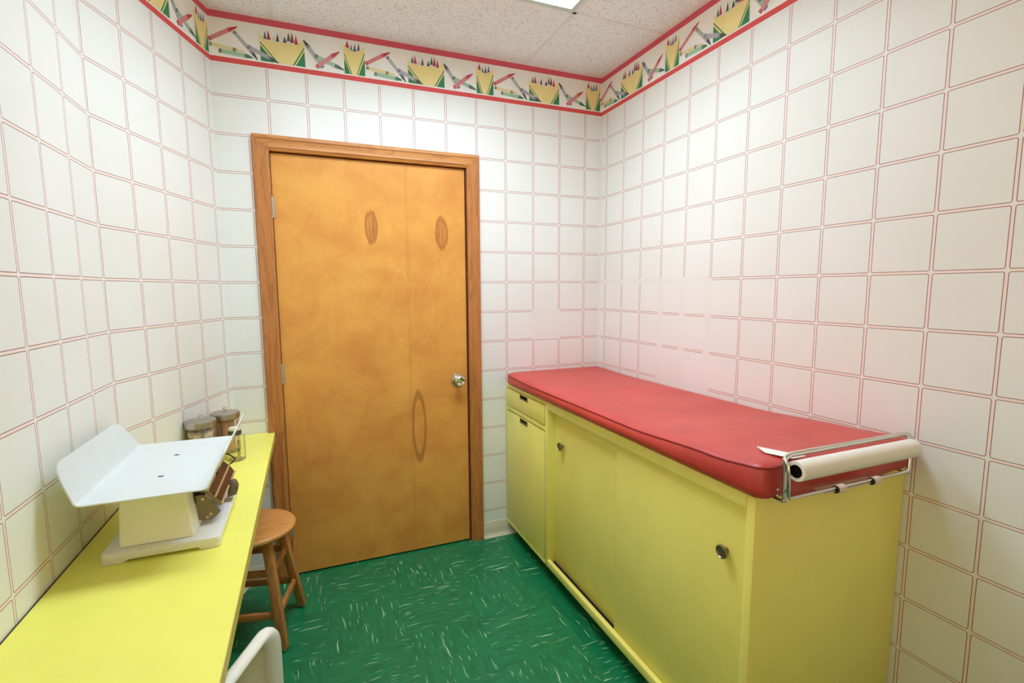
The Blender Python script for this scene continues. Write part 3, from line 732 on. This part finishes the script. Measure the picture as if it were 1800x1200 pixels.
k = MB(); k.prism([(-1.868, .785), (-1.842, .792), (-1.838, .812), (-1.846, .832), (-1.862, .830)], 'y', -.885, -.845, .004); bsub(k, 'poise', M['gray'])
k = MB(); k.box((-1.925, -1.015, .862), (-1.898, -.76, .872), .001); k.box((-1.930, -1.01, .83), (-1.914, -.98, .925), .001); bsub(k, 'beam_support', M['dark'], smooth=0)
k = MB(); k.tube([(-1.912, -1.000, .789), (-1.921, -1.015, .7755), (-1.917, -1.040, .7735)], .001, 6); bsub(k, 'check_rod', M['dark'])

# ------------------------------------------------------------------ jars, sticks, cotton and bottle
def jar(label, loc):
    t = thing('glass_jar', label, 'jar', loc)
    k = MB(); k.lathe([(0, .0), (.046, 0), (.0505, .004), (.0515, .012), (.0515, .132), (.0475, .138), (.0475, .150), (.0450, .150), (.0450, .138), (.0488, .130), (.0488, .012), (.046, .007), (0, .007)], 44); k.build('body', M['glass'], t)
    k = MB(); k.lathe([(.0525, .142), (.0545, .1435), (.0545, .162), (.0535, .1665), (.050, .1685), (.030, .1705), (0, .171), (0, .168), (.048, .166), (.0525, .162)], 44); ld = k.build('lid', M['steel'], t)
    k = MB(); k.lathe([(.004, .170), (.0035, .178), (.0065, .182), (.007, .187), (.005, .190), (0, .191)], 16); k.build('lid_knob', M['chrome'], ld)
    return t
J1 = (-2.021, -.352, CT); J2 = (-1.952, -.243, CT)
jar1 = jar('clear glass jar of white cotton with steel lid, nearer the scale', J1)
jar2 = dup(jar1, J2, 0, 'clear glass jar of brown wooden sticks with steel lid, nearer the door')
# sticks
k = MB(); k.prism(round_rect(-.008, 0, .008, .132, .0078, 5), 'y', -.0009, .0009)
st = k.build('wooden_stick', M['stick'], smooth=0)
rs = random.Random(3); first = True
for i in range(26):
    r = .036*math.sqrt((i+.5)/26); a_ = i*2.399
    o = st if first else st.copy()
    if not first: C.objects.link(o)
    first = False
    o.location = (J2[0]+r*.93*math.cos(a_), J2[1]+r*.93*math.sin(a_), CT+.0088)
    lean = .05*rs.random()
    o.rotation_euler = (lean*math.sin(a_)*-1*.6, lean*.6*math.cos(a_), a_+PI/2+rs.uniform(-.4, .4))
    tag(o, 'flat brown wooden stick standing in the lidded glass jar nearer the door', 'stick', 'wooden sticks in the glass jar')
# cotton balls
bm = bmesh.new(); bmesh.ops.create_icosphere(bm, subdivisions=3, radius=.0155)
for v in bm.verts:
    q = v.co.normalized(); v.co *= 1+.07*math.sin(9*q.x+2)*math.sin(8*q.y)+.05*math.sin(13*q.z+q.x*5)
k = MB(); k._add(bm); cb = k.build('cotton_ball', M['cotton']); first = True
for lay in range(4):
    for j in range(5):
        a_ = j*2*PI/5+lay*.63; r = .0305
        o = cb if first else cb.copy()
        if not first: C.objects.link(o)
        first = False
        o.location = (J1[0]+r*math.cos(a_), J1[1]+r*math.sin(a_), CT+.0235+lay*.0295); o.rotation_euler = (rs.random()*6, rs.random()*6, 0)
        tag(o, 'round white cotton ball inside the lidded glass jar nearer the scale', 'cotton', 'cotton balls in the glass jar')
# bottle
BT = thing('alcohol_bottle', 'clear plastic bottle lettered ALCOHOL with a dark cap on the yellow counter', 'bottle', (-1.904, -.372, CT))
k = MB(); k.lathe([(0, 0), (.031, 0), (.034, .003), (.0345, .008), (.0345, .088), (.032, .097), (.024, .101), (.021, .103), (.021, .110), (0, .110)], 40); k.build('body', M['plastic'], BT)
k = MB(); k.lathe([(0, .002), (.032, .002), (.0332, .006), (.0332, .070), (0, .070)], 40); k.build('liquid', M['liquid'], BT)
k = MB(); k.lathe([(0, .1015), (.0215, .1015), (.0235, .1025), (.0238, .116), (.022, .1205), (.0, .1205)], 36, M['cap']); k.lathe([(.0, .1205), (.0218, .1205), (.0215, .128), (.020, .1305), (0, .1315)], 36, M['capw']); k.build('cap', None, BT)
def lettering(text, size, r, ang, ztop, mat, par):
    cu = bpy.data.curves.new('lettering', 'FONT'); cu.body = text; cu.size = size; cu.offset = .0003; cu.resolution_u = 3; cu.space_character = 1.02
    to = bpy.data.objects.new('tmp', cu); C.objects.link(to); bpy.context.view_layer.update()
    me = bpy.data.meshes.new_from_object(to); C.objects.unlink(to); bpy.data.objects.remove(to)
    xs = [v.co.x for v in me.vertices]; ys = [v.co.y for v in me.vertices]; x0 = min(xs); yc = (min(ys)+max(ys))/2
    for v in me.vertices:
        x, y = v.co.x-x0, v.co.y-yc           # reads downwards: x -> -z, letter tops point to the right
        t = ang+y/r; v.co = Vector((r*math.sin(t), -r*math.cos(t), ztop-x))
    me.materials.clear(); me.materials.append(mat)
    o = bpy.data.objects.new('lettering', me); C.objects.link(o); o.parent = par; return o
lettering('ALCOHOL', .0138, .0351, .45, .087, M['ink'], BT)

# ------------------------------------------------------------------ wooden stool
ST = thing('wooden_stool', 'round wooden stool half under the yellow counter beside the door', 'stool', (-1.868, -.365, 0))
k = MB(); k.lathe([(0, .432), (.145, .432), (.158, .435), (.166, .443), (.167, .450), (.163, .457), (.155, .4605), (.10, .458), (0, .4565)], 56); k.build('seat', M['stool'], ST)
ang = [math.radians(32+90*i) for i in range(4)]
def legp(i, z): t = z/.435; r = .200+(.112-.200)*t; return Vector((r*math.cos(ang[i]), r*math.sin(ang[i]), z))
def bar(k, p, q, w, h, mat=None):
    """rectangular bar from p to q, w across, h high"""
    d = (q-p); L = d.length; d.normalize(); x = d.cross(Vector((0, 0, 1))).normalized(); y = x.cross(d).normalized()
    R = Matrix((x, y, d)).transposed().to_4x4(); k.box((-w/2, -h/2, 0), (w/2, h/2, L), .0025, 2, mat, Matrix.Translation(p) @ R)
for i in range(4):
    k = MB(); p, q = legp(i, .010), legp(i, .440); d = (q-p); L = d.length; d.normalize()
    t = Vector((-math.sin(ang[i]+PI/4), math.cos(ang[i]+PI/4), 0)); x = (t-d*t.dot(d)).normalized(); y = d.cross(x)
    k.box((-.0165, -.0165, 0), (.0165, .0165, L), .003, 2, None, Matrix.Translation(p) @ Matrix((x, y, d)).transposed().to_4x4())
    lg = k.build('leg', M['stool_leg'], ST, smooth=30)
    k = MB(); k.lathe([(0, 0), (.009, 0), (.011, .003), (.010, .0105), (0, .0105)], 16, M=Matrix.Translation(legp(i, 0))); k.build('foot_glide', M['chrome'], lg)
for z in (.140, .302):
    for i in range(4):
        j = (i+1) % 4; a_, b_ = legp(i, z), legp(j, z); d = (b_-a_).normalized()
        k = MB(); bar(k, a_+d*.012, b_-d*.012, .016, .026); k.build('stretcher', M['stool_leg'], ST, smooth=30)

# ------------------------------------------------------------------ folding chair by the counter
CH = thing('metal_chair', 'cream painted metal chair pushed under the counter, only its rounded back showing', 'chair', (-1.712, -1.405, 0), math.atan2(-.91, -.41))
W, ZB, ZT_ = .40, .395, .700
def plate(k, x0, z0, x1, z1, r, y0, y1, bev, mat=None):
    k.prism(round_rect(x0, z0, x1, z1, r, 8), 'y', y0, y1, bev, 3, mat, bevel_all=False)
k = MB()
out = round_rect(0, ZB, W, ZT_, .055, 10); inn = round_rect(.056, ZB+.018, W-.040, ZT_-.017, .035, 10)
bm = bmesh.new(); n = len(out)
def ring(pts, y, d=0.):
    cx, cz = W/2, (ZB+ZT_)/2; res = []
    for x, z in pts:
        v = Vector((cx-x, cz-z)); v.normalize(); res.append(bm.verts.new((x+v.x*d, y, z+v.y*d)))
    return res
R_ = [ring(inn, .004), ring(inn, .010, -.004), ring(inn, .014, -.009), ring(out, .014, .010), ring(out, .010, .004), ring(out, .003, .0), ring(out, -.006, .0), ring(out, -.012, .004), ring(out, -.014, .010), ring(inn, -.012, -.006), ring(inn, -.004)]
for A, B in zip(R_, R_[1:]+R_[:1]):
    for i in range(n): bm.faces.new((A[i], A[(i+1) % n], B[(i+1) % n], B[i]))
bmesh.ops.recalc_face_normals(bm, faces=bm.faces); k._add(bm); bk = k.build('back_frame', M['chair'], CH, smooth=60)
k = MB(); k.prism(round_rect(.054, ZB+.016, W-.038, ZT_-.015, .035, 8), 'y', -.003, .003); k.build('back_panel', M['chairp'], CH, smooth=0)
k = MB(); k.prism([(.012, -.40), (W-.012, -.40), (W-.012, -.03), (.012, -.03)], 'z', .415, .435, .008, 3); k.build('seat', M['chair'], CH)
for x in (.02, W-.02):
    k = MB(); k.tube([(x, 0, ZB+.02), (x, -.02, .30), (x, -.36, .012)], .011, 10); k.build('leg', M['chair'], CH)
    k = MB(); k.tube([(x-.0, -.33, .412), (x, -.20, .25), (x, .02, .012)], .011, 10); k.build('leg', M['chair'], CH)

# ------------------------------------------------------------------ camera, world, view
cam = bpy.data.cameras.new('camera'); co = bpy.data.objects.new('camera', cam); C.objects.link(co)
co.matrix_world = Matrix(((0.927285,0.047799,-0.371292,-1.6155),(-0.374295,0.100344,-0.921865,-2.5363),(-0.006807,0.993804,0.110938,1.4088),(0,0,0,1)))
cam.sensor_width = 36; cam.lens = 17.3645; cam.shift_x = 0.005171; cam.shift_y = 0.002900; cam.clip_start = .02
bpy.context.scene.camera = co
w = bpy.data.worlds.new('world'); bpy.context.scene.world = w; w.use_nodes = True
w.node_tree.nodes['Background'].inputs[0].default_value = (.9, .95, 1, 1); w.node_tree.nodes['Background'].inputs[1].default_value = .05
sc = bpy.context.scene
sc.view_settings.view_transform = 'Standard'; sc.view_settings.look = 'None'; sc.view_settings.gamma = 1; sc.view_settings.use_curve_mapping = False
sc.view_settings.exposure = 0.
sc.cycles.max_bounces = 12; sc.cycles.diffuse_bounces = 8; sc.cycles.transparent_max_bounces = 16; sc.cycles.caustics_reflective = False; sc.cycles.caustics_refractive = False
